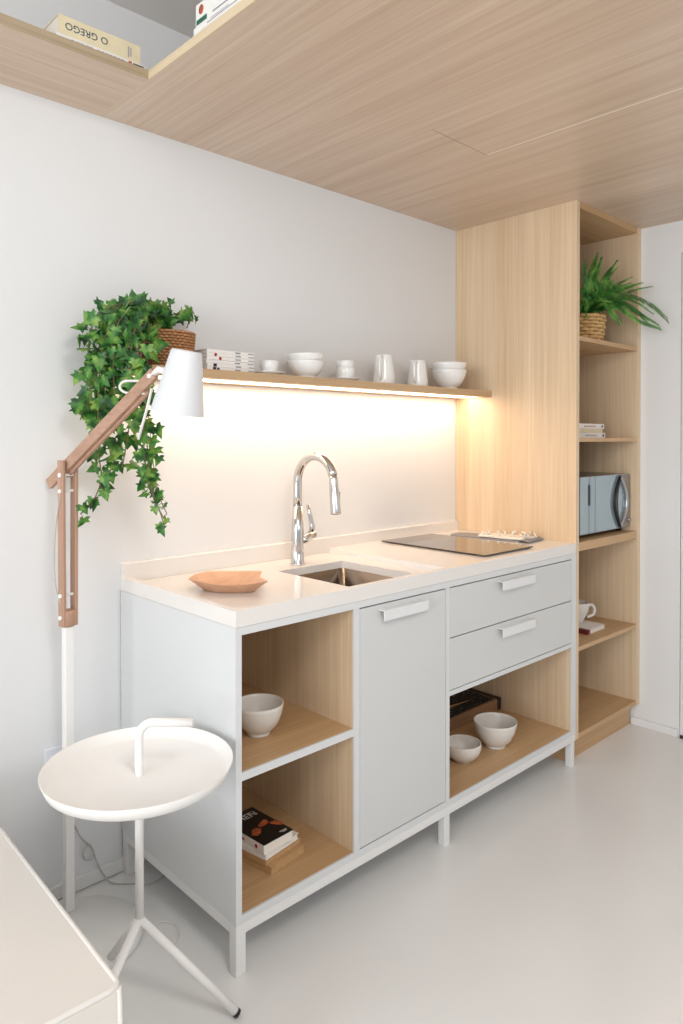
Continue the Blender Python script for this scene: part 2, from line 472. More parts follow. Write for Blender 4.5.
# undermount sink
sk = thing('kitchen_sink', 'square undermount steel sink below the tall tap', 'sink', ((hx0+hx1)/2, (hy0+hy1)/2, .68))
b = BM()
def rrect(x0, x1, y0, y1, r, n=6):
    P = []
    for cx, cy, a0 in ((x1-r, y1-r, 0), (x0+r, y1-r, 90), (x0+r, y0+r, 180), (x1-r, y0+r, 270)):
        for i in range(n+1):
            a = math.radians(a0+90*i/n); P.append((cx+r*math.cos(a), cy+r*math.sin(a)))
    return P
loops = []
for off, z, r in ((.022, .8588, .01), (-.002, .8588, .022), (-.002, .730, .022), (-.012, .701, .03), (-.03, .694, .03), (-.1, .690, .02)):
    loops.append([b.verts.new((x, y, z)) for x, y in rrect(hx0-off, hx1+off, hy0-off, hy1+off, r)])
for p, q in zip(loops, loops[1:]):
    for i in range(len(p)):
        f = b.faces.new((p[i], p[(i+1) % len(p)], q[(i+1) % len(p)], q[i])); f.smooth = True
b.faces.new(loops[-1]); bmesh.ops.recalc_face_normals(b, faces=b.faces)
so = obj('basin', b, M['steel'], sk)
md = so.modifiers.new('thickness', 'SOLIDIFY'); md.thickness = .0012; md.offset = 0
b = BM(); lathe(b, [(0, .6915), (.028, .6915), (.036, .6925), (.038, .6945), (.040, .692)], ((hx0+hx1)/2, (hy0+hy1)/2, 0), 32); obj('drain', b, M['chrome'], sk)

# tap
FX, FY = .592, -.134
fa = thing('kitchen_tap', 'tall chrome pull-down tap arching over the sink', 'tap', (FX, FY, ZR))
b = BM(); lathe(b, [(0, ZR), (.0265, ZR), (.0265, ZR+.003), (.0240, ZR+.006), (.0232, ZR+.05), (.0215, 1.00), (.0178, 1.086), (.0, 1.086)], (FX, FY, 0), 40); obj('body', b, M['chrome'], fa)
b = BM(); R_ = .094; zc = 1.168
pts = [(FX, FY, 1.084), (FX, FY, 1.12), (FX, FY, 1.145)]+[(FX, FY-R_+R_*math.cos(a), zc+R_*math.sin(a)) for a in [math.radians(t) for t in range(0, 166, 7)]]
pts += [(FX, FY-2*R_+.001-.0035, zc+.0), (FX, FY-2*R_-.006, zc-.018)] if False else []
tube(b, pts, .0152, 20); obj('spout', b, M['chrome'], fa)
e0 = Vector(pts[-1]); e1 = Vector((FX, -.330, 1.072)); dv = (e1-e0)
b = BM(); tube(b, [e0-dv*.02, e0+dv*.1, e0+dv*.32, e0+dv*.34, e0+dv*.95, e1], [.0144, .0150, .0152, .0160, .0172, .0165], 24); obj('spray_head', b, M['chrome'], fa)
b = BM(); c = e0+dv*.62+Vector((.0155, -.003, 0)); box(b, c.x-.001, c.x+.003, c.y-.004, c.y+.004, c.z-.024, c.z+.026, .001, 1); obj('spray_button', b, M['mw_trim'], fa)
b = BM(); tube(b, [(FX+.012, FY, .962), (FX+.030, FY, .966), (FX+.034, FY, .968), (FX+.074, FY, .984)], [.0155, .0155, .0168, .0165], 24); lv = obj('valve', b, M['chrome'], fa)
b = BM(); tube(b, [(FX+.066, FY, .982), (FX+.069, FY+.001, 1.012), (FX+.060, FY+.003, 1.050), (FX+.050, FY+.004, 1.088)], [.0128, .0105, .0082, .0055], 16); obj('lever', b, M['chrome'], fa)

# hob
hb = thing('hob', 'thin black glass hob set flat on the white countertop', 'hob', (1.265, -.30, .9))
b = BM(); box(b, 1.104, 1.422, -.556, -.052, .9028, .9075, .0012, 2); obj('glass_plate', b, M['black_glass'], hb)
b = BM(); box(b, 1.116, 1.41, -.545, -.064, .9002, .9029); obj('tray', b, M['black'], hb)

# folded dish towel
tw = thing('dish_towel', 'folded grey and white tasselled towel beside the black hob', 'towel', (1.53, -.32, .9))
b = BM(); n1, n2 = 26, 10
def cloth(bm, x0, x1, y0, y1, z, amp, th, skew=0):
    g = []
    for i in range(n1+1):
        row = []
        for j in range(n2+1):
            s, t = i/n1, j/n2
            x = x0+(x1-x0)*t+skew*s; y = y0+(y1-y0)*s
            zz = z+amp*(.5+.5*math.sin(9*s+4*t))*(1-abs(2*t-1)**3)+th
            row.append(bm.verts.new((x+.004*math.sin(8*s), y+.004*math.sin(6*t), zz)))
        g.append(row)
    lo = [[bm.verts.new((v.co.x, v.co.y, z)) for v in row] for row in g]
    for G, flipf in ((g, 0), (lo, 1)):
        for i in range(n1):
            for j in range(n2):
                q = (G[i][j], G[i+1][j], G[i+1][j+1], G[i][j+1]); bm.faces.new(q[::-1] if flipf else q)
    ed = [(i, 0) for i in range(n1+1)]+[(n1, j) for j in range(1, n2+1)]+[(i, n2) for i in range(n1-1, -1, -1)]+[(0, j) for j in range(n2-1, 0, -1)]
    for k in range(len(ed)):
        a, c = ed[k], ed[(k+1) % len(ed)]
        bm.faces.new((g[a[0]][a[1]], g[c[0]][c[1]], lo[c[0]][c[1]], lo[a[0]][a[1]]))
    bmesh.ops.recalc_face_normals(bm, faces=bm.faces)
cloth(b, 1.462, 1.575, -.125, -.44, .9004, .004, .005, .035)
obj('cloth', b, M['towel_grey'], tw, smooth=True)
b = BM(); cloth(b, 1.475, 1.585, -.26, -.455, .9096, .005, .006, .03); obj('fold', b, M['towel'], tw, smooth=True, label='white upper fold')
for k in range(44):
    s = k/43; y = -.25-.21*s; x = 1.50+.055*s+random.uniform(-.012, .10); zz = .9192+random.uniform(0, .006)
    if k % 2:
        b = BM(); tube(b, [(x, y, zz), (x-.006, y-.006, zz+.006), (x-.012, y-.013, zz-.002)], .0042, 6)
        obj('tassel', b, M['towel'], tw, label='white knotted tassel')
b = BM()
for k in range(30):
    s = k/29; x = 1.50+.135*s; y = -.452+.02*s+random.uniform(-.004, .004)
    tube(b, [(x, y, .9115), (x+.004, y-.016, .9085), (x+.010+random.uniform(-.004, .004), y-.034, .9032)], .0026, 6)
obj('fringe', b, M['towel_grey'], tw, label='grey striped fringe')

# wooden dish
dh = BM(); dc = Vector((.190, -.292, ZR))
rim = [(-.110, .039, .036), (-.060, .088, .035), (.005, .107, .034), (.063, .059, .034), (.116, -.021, .038), (.087, -.047, .027), (.033, -.158, .038), (-.018, -.143, .034), (-.074, -.091, .031), (-.099, -.057, .034), (-.111, -.001, .036)]
base = [(.62*x, .62*y-.006, 0) for x, y, z in rim]
inn = [(.93*x, .93*y, z-.003) for x, y, z in rim]; flo = [(.57*x, .57*y-.005, .007) for x, y, z in rim]
RM = Matrix.Identity(3)
LL = [[dh.verts.new(RM @ Vector(p)+dc+Vector((0, 0, .0004))) for p in L_] for L_ in (base, rim, inn, flo)]
nn = len(rim)
for p, q in zip(LL, LL[1:]):
    for i in range(nn): dh.faces.new((p[i], p[(i+1) % nn], q[(i+1) % nn], q[i]))
dh.faces.new(LL[0][::-1]); dh.faces.new(LL[-1])
bmesh.ops.recalc_face_normals(dh, faces=dh.faces)
bmesh.ops.bevel(dh, geom=dh.edges[:], offset=.003, segments=2, profile=.5, affect='EDGES')
one('wooden_dish', dh, M['dish'], 'low faceted wooden dish on the left end of the countertop', 'dish', tuple(dc))

# ------------------------------------------------------------------ wall shelf and its light
sh = thing('wall_shelf', 'long oak wall shelf above the sink holding white crockery', 'shelf', (.83, -.1, 1.505))
b = BM(); box(b, 0, W-.0005, -.198, -.0005, 1.5095, 1.5318); box(b, 0, W-.0005, -.198, -.152, 1.5052, 1.5096); box(b, 0, W-.0005, -.048, -.0005, 1.5052, 1.5096); obj('board', b, M['oak_x'], sh)
b = BM(); box(b, 0, W-.0005, -.1998, -.198, 1.5052, 1.5318); obj('edge_band', b, M['oak_dark'], sh, label='darker oak front edge')
b = BM(); box(b, .02, W-.012, -.148, -.052, 1.5066, 1.5085); obj('led_strip', b, M['led'], sh, label='glowing warm light strip')
b = BM(); box(b, .012, W-.006, -.151, -.049, 1.5085, 1.5094); obj('light_channel', b, M['alu'], sh)

# ------------------------------------------------------------------ tall oak shelving unit
tc_ = thing('tall_shelf_unit', 'floor to ceiling oak shelving unit right of the countertop', 'shelving unit', ((W+XR)/2, -.3, 0))
b = BM(); box(b, W+.001, 1.6827, -.605, -.001, .1015, ZC-.0005); obj('side_panel', b, M['oak_z'], tc_)
b = BM(); box(b, 2.2167, XR-.0005, -.605, -.001, .1015, ZC-.0005); obj('side_panel', b, M['oak_z'], tc_)
b = BM(); box(b, 1.6827, 2.2167, -.016, -.001, .1015, ZC-.0005); obj('back_panel', b, M['oak_z'], tc_)
b = BM(); box(b, 1.6829, 2.2165, -.602, -.016, ZC-.026, ZC-.0005); obj('top_board', b, M['oak_x'], tc_)
for z1, th in ((1.7372, .018), (1.3234, .0155), (.8985, .035), (.4728, .0165), (.1200, .0185)):
    b = BM(); box(b, 1.6829, 2.2165, -.6035, -.016, z1-th, z1); obj('shelf', b, M['oak_x'], tc_)
b = BM(); box(b, W+.004, 2.236, -.566, -.548, 0, .1012); box(b, W+.004, W+.022, -.548, -.02, 0, .1012); obj('plinth', b, M['oak_x'], tc_)

# ------------------------------------------------------------------ crockery
def vessel(outer, t, foot=None):
    """a hollow pot: outer profile from the foot up, wall thickness t, floor thickness t"""
    pr = [(0, outer[0][1])]+outer
    rt, zt = outer[-1]
    inner = [(max(r-t, .002), z) for r, z in outer[::-1] if z > outer[0][1]+t*1.6]
    return pr+[(rt-t*.3, zt+t*.35), (rt-t*.8, zt+t*.2)]+inner+[(0, outer[0][1]+t*1.5)]
def bowl_profile(r, h, fr, fh=.008, top=70):
    P = [(fr*.98, 0), (fr, fh*.8)]
    n = 12
    for i in range(n+1):
        a = math.radians(top)*i/n
        P.append((fr*.95+(r-fr*.95)*math.sin(a)/math.sin(math.radians(top)), fh+(h-fh)*(.6*(1-math.cos(a))/(1-math.cos(math.radians(top)))+.4*i/n)))
    return P
def bowl(name, label, x, y, z, r, h, fr, mat, group=None, tilt=None, top=70, fh=.008):
    b = BM(); m = tilt
    lathe(b, vessel(bowl_profile(r, h, fr, fh, top), .0038), (0, 0, 0), 56, m)
    bmesh.ops.translate(b, vec=Vector((x, y, z)), verts=b.verts)
    return one(name, b, mat, label, 'bowl', (x, y, z), group)
def cup(label, x, y, z, r, h, group=None, tilt=None, ang=0, hs=1, mat=None, name='espresso_cup', fr=.8):
    c = thing(name, label, 'cup', (x, y, z), group)
    P = [(r*fr*.9, 0), (r*fr, .002), (r*(fr+.08), h*.2), (r*.98, h*.6), (r, h)]
    T = Matrix.Translation((x, y, z)) @ (tilt or Matrix())
    b = BM(); lathe(b, vessel(P, .003), (0, 0, 0), 40, T); obj('cup_body', b, mat or M['ceramic'], c)
    b = BM(); ca, sa = math.cos(ang), math.sin(ang)
    hp = [(r*.93, h*.78), (r*1.25, h*.86), (r*1.52, h*.66), (r*1.40, h*.38), (r*.90, h*.26)]
    pts = [T @ Vector((p*ca, p*sa, q)) for p, q in smooth_path([(a_, b_, 0) for a_, b_ in hp], 6) for _ in [0]] if False else [T @ Vector((v.x*ca, v.x*sa, v.y)) for v in smooth_path([(a_, b_, 0) for a_, b_ in hp], 6)]
    tube(b, pts, .0035*hs, 10); obj('handle', b, mat or M['ceramic'], c)
    return c
def saucer(label, x, y, z, r, group=None):
    b = BM(); lathe(b, [(0, .0), (r*.5, .0), (r*.55, .0015), (r*.98, .009), (r, .0105), (r*.97, .0115), (r*.55, .0045), (r*.5, .004), (0, .004)], (x, y, z), 48)
    return one('saucer', b, M['ceramic'], label, 'saucer', (x, y, z), group)
ZS = 1.5319; G = 'white crockery on the wall shelf'; YS = -.135
saucer('white saucer under the single espresso cup beside the magazines', .467, YS, ZS, .056, G)
cup('single white espresso cup on a saucer beside the magazines', .467, YS, ZS+.0042, .0315, .044, G, ang=.75)
bowl('bowl', 'lower white bowl of the pair between the espresso cups', .639, -.125, ZS, .065, .060, .034, M['ceramic'], G)
bowl('bowl', 'upper white bowl of the pair between the espresso cups', .639, -.125, ZS+.0265, .065, .060, .034, M['ceramic'], G, Matrix.Rotation(math.radians(-3), 4, 'Y'))
saucer('white saucer under the two stacked espresso cups', .8226, YS, ZS, .056, G)
cup('lower of the two stacked white espresso cups', .8226, YS, ZS+.0042, .0335, .045, G, ang=.15)
cup('upper of the two stacked white espresso cups, tilted', .8226, YS, ZS+.0362, .0335, .040, G, Matrix.Rotation(math.radians(-6), 4, 'Y'), ang=.8)
def jug(label, x, y, h, rb, rt):
    c = thing('milk_jug', label, 'jug', (x, y, ZS), G)
    P = [(rb*.96, 0), (rb, .004), (rb*.99, h*.2), (rb*.88, h*.55), (rt*1.02, h*.85), (rt, h)]
    b = BM(); prf = vessel(P, .003); lathe(b, prf, (0, 0, 0), 48)
    for v in b.verts:      # pouring lip, away from the handle
        if v.co.z > h*.84:
            a = math.atan2(v.co.y, v.co.x)-math.radians(28); w = max(0, math.cos(a))**14*(v.co.z-h*.84)/(h*.16)
            v.co.x *= 1+.28*w; v.co.y *= 1+.28*w
    bmesh.ops.translate(b, vec=Vector((x, y, ZS)), verts=b.verts); obj('jug_body', b, M['ceramic'], c)
    a = math.radians(-152); ca, sa = math.cos(a), math.sin(a)
    hp = [(rt*.94, h*.90), (rt+.018, h*.93), (rt+.030, h*.72), (rb+.020, h*.32), (rb*.97, h*.15)]
    b = BM(); tube(b, [(x+v.x*ca, y+v.x*sa, ZS+v.y) for v in smooth_path([(p, q, 0) for p, q in hp], 7)], .0052, 12); obj('handle', b, M['ceramic'], c)
jug('taller white tapered jug beside the stacked espresso cups', 1.0411, -.125, .114, .044, .0335)
jug('shorter white tapered jug next to the shelf-end bowls', 1.2421, -.125, .107, .0425, .033)
bowl('bowl', 'lower white bowl of the pair at the right end of the wall shelf', 1.459, -.118, ZS, .076, .082, .036, M['ceramic'], G)
bowl('bowl', 'upper white bowl of the pair at the right end of the wall shelf', 1.459, -.118, ZS+.0330, .076, .080, .036, M['ceramic'], G)

bowl('bowl', 'off-white bowl on the upper shelf of the left open compartment', .190, -.445, .5004, .070, .086, .033, M['stone'], top=80)
bowl('bowl', 'larger footed bowl in the lower right compartment', 1.290, -.474, .1479, .082, .097, .038, M['stone'], top=78)
bowl('bowl', 'small round bowl beside the larger one in the lower right compartment', 1.102, -.462, .1479, .066, .066, .030, M['stone'], top=104, fh=.003)

# white magazines on the shelf
hz = .0109
for k in range(6):
    r, T = book(('white magazine, %s of six stacked on the wall shelf' % ['lowest', 'second from the bottom', 'third from the bottom', 'fourth from the bottom', 'fifth from the bottom', 'topmost'][k]), 'magazine',
                (.200+random.uniform(-.002, .002), -.172, ZS+.0001+k*hz), random.uniform(-.01, .01), .178, .145, hz-.0002, M['cover_white'], 'white magazines on the wall shelf', name='magazine', bev=.0004)
    bars(r, T, [(.105, .125, .003, .0075), (.155, .176, .0035, .007)], M['ink_grey'])
    if k in (1, 0): bars(r, T, [(.022, .034, .001, .0105)]+([(.037, .046, .002, .009)] if k == 0 else []), M['ink'], 'dark_motif')
    if k in (3, 4):
        q = BM(); lathe(q, [(0, 0), (.0052, 0), (.0052, .0006), (0, .0006)], (0, 0, 0), 16); place(q, T @ frame_m((.048 if k == 3 else .031, 0, hz/2), (1, 0, 0), (0, 0, 1))); obj('red_motif', q, M['ink_red'], r)

# ------------------------------------------------------------------ plants
def leaf_ivy(bm, pos, nrm, up, s):
    """five-lobed ivy leaf, folded a little along its midrib"""
    pts = [(0, -.10), (.16, -.30), (.46, -.30), (.36, -.05), (.62, .16), (.30, .22), (.22, .42), (0, .82)]
    n = nrm.normalized(); u = (up-n*up.dot(n)).normalized(); w = u.cross(n)
    def P(x, y):
        fold = .22*abs(x)-.18*y*y
        return pos+(w*x+u*y-n*fold)*s
    R_ = [bm.verts.new(P(x, y)) for x, y in pts]
    Lf = [R_[0]]+[bm.verts.new(P(-x, y)) for x, y in pts[1:-1]]+[R_[-1]]
    c = bm.verts.new(P(0, .08))
    for S, fl in ((R_, 0), (Lf, 1)):
        for i in range(len(S)-1):
            t = (c, S[i], S[i+1]); bm.faces.new(t[::-1] if fl else t)
def woven(bm, rb, rt, z0, z1, rings, cx, cy, tr, waves, amp, mi=0, seg=None):
    seg = seg or waves*4
    for k in range(rings):
        t = k/(rings-1); z = z0+tr+(z1-z0-2*tr)*t; r = rb+(rt-rb)*t
        pts = []
        for i in range(seg):
            a = 2*PI*i/seg; rr = r+amp*math.cos(waves*a+PI*(k % 2))
            pts.append((cx+rr*math.cos(a), cy+rr*math.sin(a), z))
        tube(bm, pts, tr, 6, closed=True, mi=mi)
IVY = [
  [(0.098,-0.1,1.663),(0.012,-0.12,1.713),(-0.103,-0.14,1.687),(-0.151,-0.13,1.613),(-0.148,-0.13,1.517),(-0.152,-0.12,1.429),(-0.175,-0.12,1.373)],
  [(0.081,-0.1,1.667),(-0.037,-0.14,1.681),(-0.118,-0.16,1.608),(-0.134,-0.15,1.483),(-0.133,-0.14,1.373),(-0.126,-0.13,1.276),(-0.12,-0.13,1.206),(-0.142,-0.12,1.142),(-0.176,-0.12,1.114)],
  [(0.081,-0.1,1.667),(-0.076,-0.17,1.658),(-0.11,-0.19,1.537),(-0.102,-0.18,1.428),(-0.084,-0.16,1.318),(-0.097,-0.15,1.245),(-0.121,-0.15,1.196)],
  [(0.07,-0.12,1.652),(-0.049,-0.2,1.63),(-0.078,-0.22,1.51),(-0.07,-0.21,1.401),(-0.072,-0.19,1.318),(-0.082,-0.18,1.24)],
  [(0.052,-0.14,1.642),(-0.039,-0.22,1.582),(-0.059,-0.24,1.441),(-0.036,-0.23,1.346),(-0.024,-0.22,1.262),(-0.012,-0.22,1.177),(0.018,-0.21,1.112),(0.034,-0.21,1.065)],
  [(0.04,-0.15,1.628),(-0.046,-0.25,1.51),(-0.052,-0.26,1.4),(-0.055,-0.25,1.318),(-0.041,-0.24,1.246),(-0.012,-0.23,1.15)],
  [(0.114,-0.09,1.678),(0.075,-0.1,1.723),(0.032,-0.1,1.733),(0.003,-0.1,1.729)],
  [(0.122,-0.1,1.678),(0.162,-0.08,1.716),(0.194,-0.08,1.704),(0.186,-0.08,1.668)],
  [(0.054,-0.09,1.683),(-0.048,-0.09,1.7),(-0.094,-0.09,1.618),(-0.111,-0.08,1.532),(-0.099,-0.08,1.432),(-0.088,-0.08,1.346)],
  [(0.037,-0.12,1.666),(-0.054,-0.15,1.644),(-0.066,-0.15,1.53),(-0.062,-0.14,1.431),(-0.081,-0.13,1.34)],
  [(0.043,-0.11,1.685),(-0.027,-0.11,1.715),(-0.057,-0.12,1.684),(-0.082,-0.12,1.63),(-0.094,-0.12,1.544),(-0.1,-0.12,1.459)],
]
PX, PY = .104, -.1
iv = thing('ivy_plant', 'trailing ivy in a round brown rattan pot on the left end of the wall shelf', 'plant', (PX, PY, ZS))
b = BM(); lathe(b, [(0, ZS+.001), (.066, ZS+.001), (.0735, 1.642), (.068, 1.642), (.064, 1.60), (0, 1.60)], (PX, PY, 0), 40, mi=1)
woven(b, .072, .080, ZS+.0005, 1.643, 13, PX, PY, .0042, 30, .0034); obj('pot', b, [M['rattan'], M['rattan_dark']], iv)
b = BM(); lathe(b, [(0, 1.618), (.05, 1.618), (.067, 1.612)], (PX, PY, 0), 24); obj('soil', b, M['soil'], iv)
rs = random.Random(11)
fb = BM(); sb = BM()
view = Vector((-.75, -.62, .25))
for si, s_ in enumerate(IVY):
    pth = smooth_path([(PX-.01, PY, 1.615)]+s_, 9)
    tube(sb, pth, .0017, 6)
    L_ = 0
    for i in range(4, len(pth)):
        L_ += (pth[i]-pth[i-1]).length
        dens = .0100 if pth[i].z > 1.38 else .0165
        while L_ > dens:
            L_ -= dens
            p = pth[i]; spread = (.024 if p.z > 1.40 else .018)
            gg = lambda k: max(-1.25, min(1.25, rs.gauss(0, 1)))*k
            off = Vector((gg(spread), gg(spread*.9), gg(spread*.8)-(.006 if p.z > 1.66 else 0)))
            q = p+off
            q.y = min(q.y, -.035)
            if q.x > -.035 and 1.47 < q.z < 1.58 and q.y > -.25: continue
            if (q.x-PX)**2+(q.y-PY)**2 < .105**2 and q.z < 1.665: continue
            if q.x > .012 and 1.42 < q.z < 1.655: continue
            sz = rs.uniform(.030, .047)*(1 if p.z > 1.2 else .85)
            nrm = (view+Vector((rs.gauss(0, .5), rs.gauss(0, .5), rs.gauss(0, .5))))
            up = Vector((rs.gauss(0, .6), rs.gauss(0, .4), -1+rs.gauss(0, .5))) if p.z < 1.66 else Vector((rs.gauss(0, .8), rs.gauss(0, .5), rs.gauss(.3, .6)))
            leaf_ivy(fb, q, nrm, up, sz)
            tube(sb, [p, (p+q)*.5+Vector((0, 0, .004)), q], .0008, 4, cap=False)
for f in fb.faces: f.smooth = True
obj('foliage', fb, M['ivy'], iv)
LA = [(-.019,-.21,1.396),(-.01,-.21,1.318),(0,-.21,1.233),(.015,-.21,1.161),(.04,-.21,1.105)]
LB = [(-.022,-.21,1.391),(-.022,-.21,1.312),(-.016,-.21,1.233),(-.001,-.21,1.156),(.028,-.21,1.097)]
pa, pb = smooth_path(LA, 6), smooth_path(LB, 6)
tube(sb, pa, .0013, 6); tube(sb, pb, .0013, 6)
for i in range(0, len(pa), 3): tube(sb, [pa[i], pb[i]], .0011, 5)
obj('stems', sb, M['stem'], iv)

FERN = [
  [(1.96,-.48,1.87),(2.02,-.636,1.939),(2.1,-.71,1.904),(2.14,-.775,1.819)],
  [(1.96,-.48,1.87),(2.0,-.601,1.902),(2.08,-.667,1.838),(2.12,-.75,1.79)],
  [(1.96,-.48,1.87),(2.02,-.591,1.928),(2.1,-.658,1.876),(2.15,-.733,1.812)],
  [(1.96,-.48,1.87),(1.98,-.565,1.926),(2.06,-.618,1.982),(2.13,-.666,2.007)],
  [(1.96,-.48,1.87),(2.0,-.546,1.945),(2.05,-.59,2.002),(2.1,-.63,2.034)],
  [(1.96,-.48,1.87),(1.98,-.542,1.964),(2.03,-.563,2.043),(2.06,-.594,2.082)],
  [(1.96,-.48,1.87),(1.95,-.53,1.971),(1.97,-.538,2.051),(1.98,-.551,2.116)],
  [(1.96,-.48,1.87),(1.9,-.537,1.962),(1.92,-.536,2.043),(1.97,-.537,2.121)],
  [(1.96,-.48,1.87),(1.88,-.538,1.968),(1.85,-.535,2.032),(1.86,-.539,2.089)],
  [(1.96,-.48,1.87),(1.86,-.549,1.93),(1.83,-.537,1.961),(1.8,-.53,1.92)],
  [(1.96,-.48,1.87),(1.86,-.558,1.911),(1.83,-.555,1.924),(1.84,-.559,1.883)],
  [(1.96,-.48,1.87),(1.93,-.568,1.906),(1.95,-.589,1.884),(1.97,-.625,1.814)],
  [(1.96,-.48,1.87),(1.9,-.564,1.916),(1.92,-.595,1.914),(1.94,-.621,1.9)],
  [(1.96,-.48,1.87),(2.0,-.551,1.957),(2.02,-.577,2.017),(2.04,-.586,1.975)],
  [(1.96,-.48,1.87),(1.84,-.55,1.901),(1.8,-.553,1.887),(1.79,-.55,1.853)],
  [(1.96,-.48,1.87),(1.88,-.566,1.926),(1.9,-.582,1.964),(1.9,-.564,2.001)],
  [(1.96,-.48,1.87),(2.0,-.578,1.914),(2.06,-.64,1.896),(2.1,-.711,1.813)],
]
BX, BY, BZ = 1.942, -.478, 1.7373
fn = thing('potted_fern', 'green fern in a straw basket on the top shelf of the tall oak unit', 'plant', (BX, BY, BZ))
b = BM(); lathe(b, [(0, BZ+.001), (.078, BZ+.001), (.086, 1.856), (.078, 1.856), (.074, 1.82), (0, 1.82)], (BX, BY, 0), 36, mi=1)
woven(b, .080, .090, BZ+.0005, 1.861, 8, BX, BY, .0084, 11, .0062, seg=88); obj('basket', b, [M['straw'], M['straw_dark']], fn)
b = BM(); lathe(b, [(0, 1.846), (.06, 1.844), (.075, 1.838)], (BX, BY, 0), 24); obj('soil', b, M['soil'], fn)
fb = BM(); sb = BM()
def frond(pts, wmax):
    P0 = smooth_path(pts, 20)
    # resample to even steps so the leaflets stand like a comb
    step = .0075; P = [P0[0]]; acc = 0
    for p, q in zip(P0, P0[1:]):
        d = (q-p).length
        while acc+d >= step and d > 1e-7:
            f = (step-acc)/d; p = p+(q-p)*f; P.append(p); d = (q-p).length; acc = 0
        acc += d
    n = len(P)
    if n < 8: return
    tube(sb, P, .0016, 5, rfun=lambda t: .0020*(1-.8*t))
    V = (Vector((-.70, -.42, .10))*rs.uniform(.5, 1)+Vector((0, 0, .75))*rs.uniform(.3, 1)).normalized()
    for i in range(4, n):
        t = i/(n-1); d = (P[i]-P[i-1]).normalized()
        side = d.cross(V)
        if side.length < .15: side = d.cross(Vector((.3, -.9, .2)))
        side.normalize(); nr = side.cross(d)
        l = wmax*max(.22, min(1, .45+1.6*t))*max(.2, (1-t)**.55)
        for sg in (1, -1):
            o = P[i]+d*(.003 if sg > 0 else 0)
            dirv = (side*sg*.9+d*.42+nr*rs.gauss(-.1, .12)).normalized()
            w = (d*.95-side*sg*.2).normalized()*.0029
            tip = o+dirv*l; mid = o+dirv*l*.6+nr*.002
            v = [fb.verts.new(o-w*.9), fb.verts.new(o+w*.9), fb.verts.new(mid+w), fb.verts.new(mid-w), fb.verts.new(tip)]
            fb.faces.new((v[0], v[1], v[2], v[3])); fb.faces.new((v[3], v[2], v[4]))
def shifted(f_, k):
    o = Vector((rs.uniform(-k, k), rs.uniform(-k, k), rs.uniform(-k, k)))
    r_ = []
    for i, p in enumerate(f_):
        w = i/(len(f_)-1); q = Vector(p)+o*w+Vector((-.013, 0, -.012))*(1-w)
        q.x = min(max(q.x, 1.745 if q.y > -.62 else 1.70), 2.18)
        r_.append(q)
    return r_
for f_ in FERN:
    frond(shifted(f_, 0), .030); frond(shifted(f_, .028), .027)
for f_ in FERN[3:]: frond(shifted(f_, .05), .025)
obj('fronds', fb, M['fern'], fn); obj('stems', sb, M['stem'], fn)

# ------------------------------------------------------------------ things in the tall unit
gz = 1.3236
for k, (hh, x1, lab) in enumerate(((.0235, 2.055, 'cream paperback, lowest of three on the shelf above the microwave'), (.0165, 2.030, 'thin cream paperback, middle of three on the shelf above the microwave'), (.0225, 2.045, 'cream paperback, topmost of three on the shelf above the microwave'))):
    r, T = book(lab, 'book', (x1-.25, -.531, gz), 0, .25, .14, hh-.0003, M['cover_cream'] if k == 1 else M['cover_white'], 'paperbacks above the microwave')
    if k != 1:
        bars(r, T, [(.07+.015*i, .080+.015*i, hh*.35, hh*.6) for i in range(7)], M['ink_rust'] if k else M['ink_grey'])
        bars(r, T, [(.225, .238, hh*.25, hh*.7)], M['ink'], 'publisher_mark')
    gz += hh
# microwave
mw = thing('microwave_oven', 'mirror-fronted microwave with a curved dark handle in the tall oak unit', 'microwave', (1.99, -.40, .8987))
b = BM(); box(b, 1.760, 2.2165-.001, -.556, -.20, .914, 1.161, .006, 2); obj('casing', b, M['mw_body'], mw)
b = BM(); box(b, 1.756, 2.2155, -.572, -.5565, .9165, 1.160, .003, 2); dr = obj('door', b, M['mw_face'], mw, label='mirrored glass door')
ar = lambda x0, k: [(x0+k*math.sin(PI*i/20), .9225+(1.1545-.9225)*i/20) for i in range(21)]
b = BM(); prism(b, ar(2.108, .068)+[(2.213, 1.1575), (2.213, .9195)], -.5745, -.5715, 'xz'); cp = obj('control_panel', b, M['mw_body'], mw, label='silver control strip')
b = BM(); box(b, 1.8815, 1.8840, -.5735, -.571, .920, 1.156); box(b, 1.829, 1.8315, -.5735, -.571, .920, 1.156); obj('groove', b, M['mw_body'], dr)
b = BM(); box(b, 1.8245, 1.8365, -.5765, -.571, 1.036, 1.126, .003, 2); obj('grip_slot', b, M['black'], dr, label='dark slot')
# lens-shaped handle: dark arc on the left, silver arc on the right
b = BM(); prism(b, ar(2.105, -.056)+ar(2.105, -.034)[::-1][1:-1], -.585, -.5718, 'xz'); obj('handle', b, M['black'], dr, label='black curved handle')
arcR = [(x, -.577, zz) for x, zz in ar(2.106, .066)]
b = BM(); tube(b, arcR, .006, 10, rfun=lambda t: .006+.0035*math.sin(PI*t)); obj('trim_arc', b, M['mw_trim'], cp, label='silver curved trim')
b = BM()
for i in range(6): box(b, 2.141, 2.154, -.5745, -.5715, .994+i*.0165, 1.006+i*.0165, .0015, 1)
obj('buttons', b, M['mw_trim'], dr)
b = BM(); lathe(b, [(0, 0), (.009, 0), (.008, .008), (0, .008)], (0, 0, 0), 20); place(b, frame_m((2.193, -.5742, .950), (1, 0, 0), (0, 0, 1))); obj('knob', b, M['mw_trim'], cp)
for x in (1.79, 2.19):
    for y in (-.53, -.24):
        b = BM(); lathe(b, [(0, .8987), (.012, .8987), (.013, .915), (0, .915)], (x, y, 0), 16); obj('foot', b, M['black'], mw)

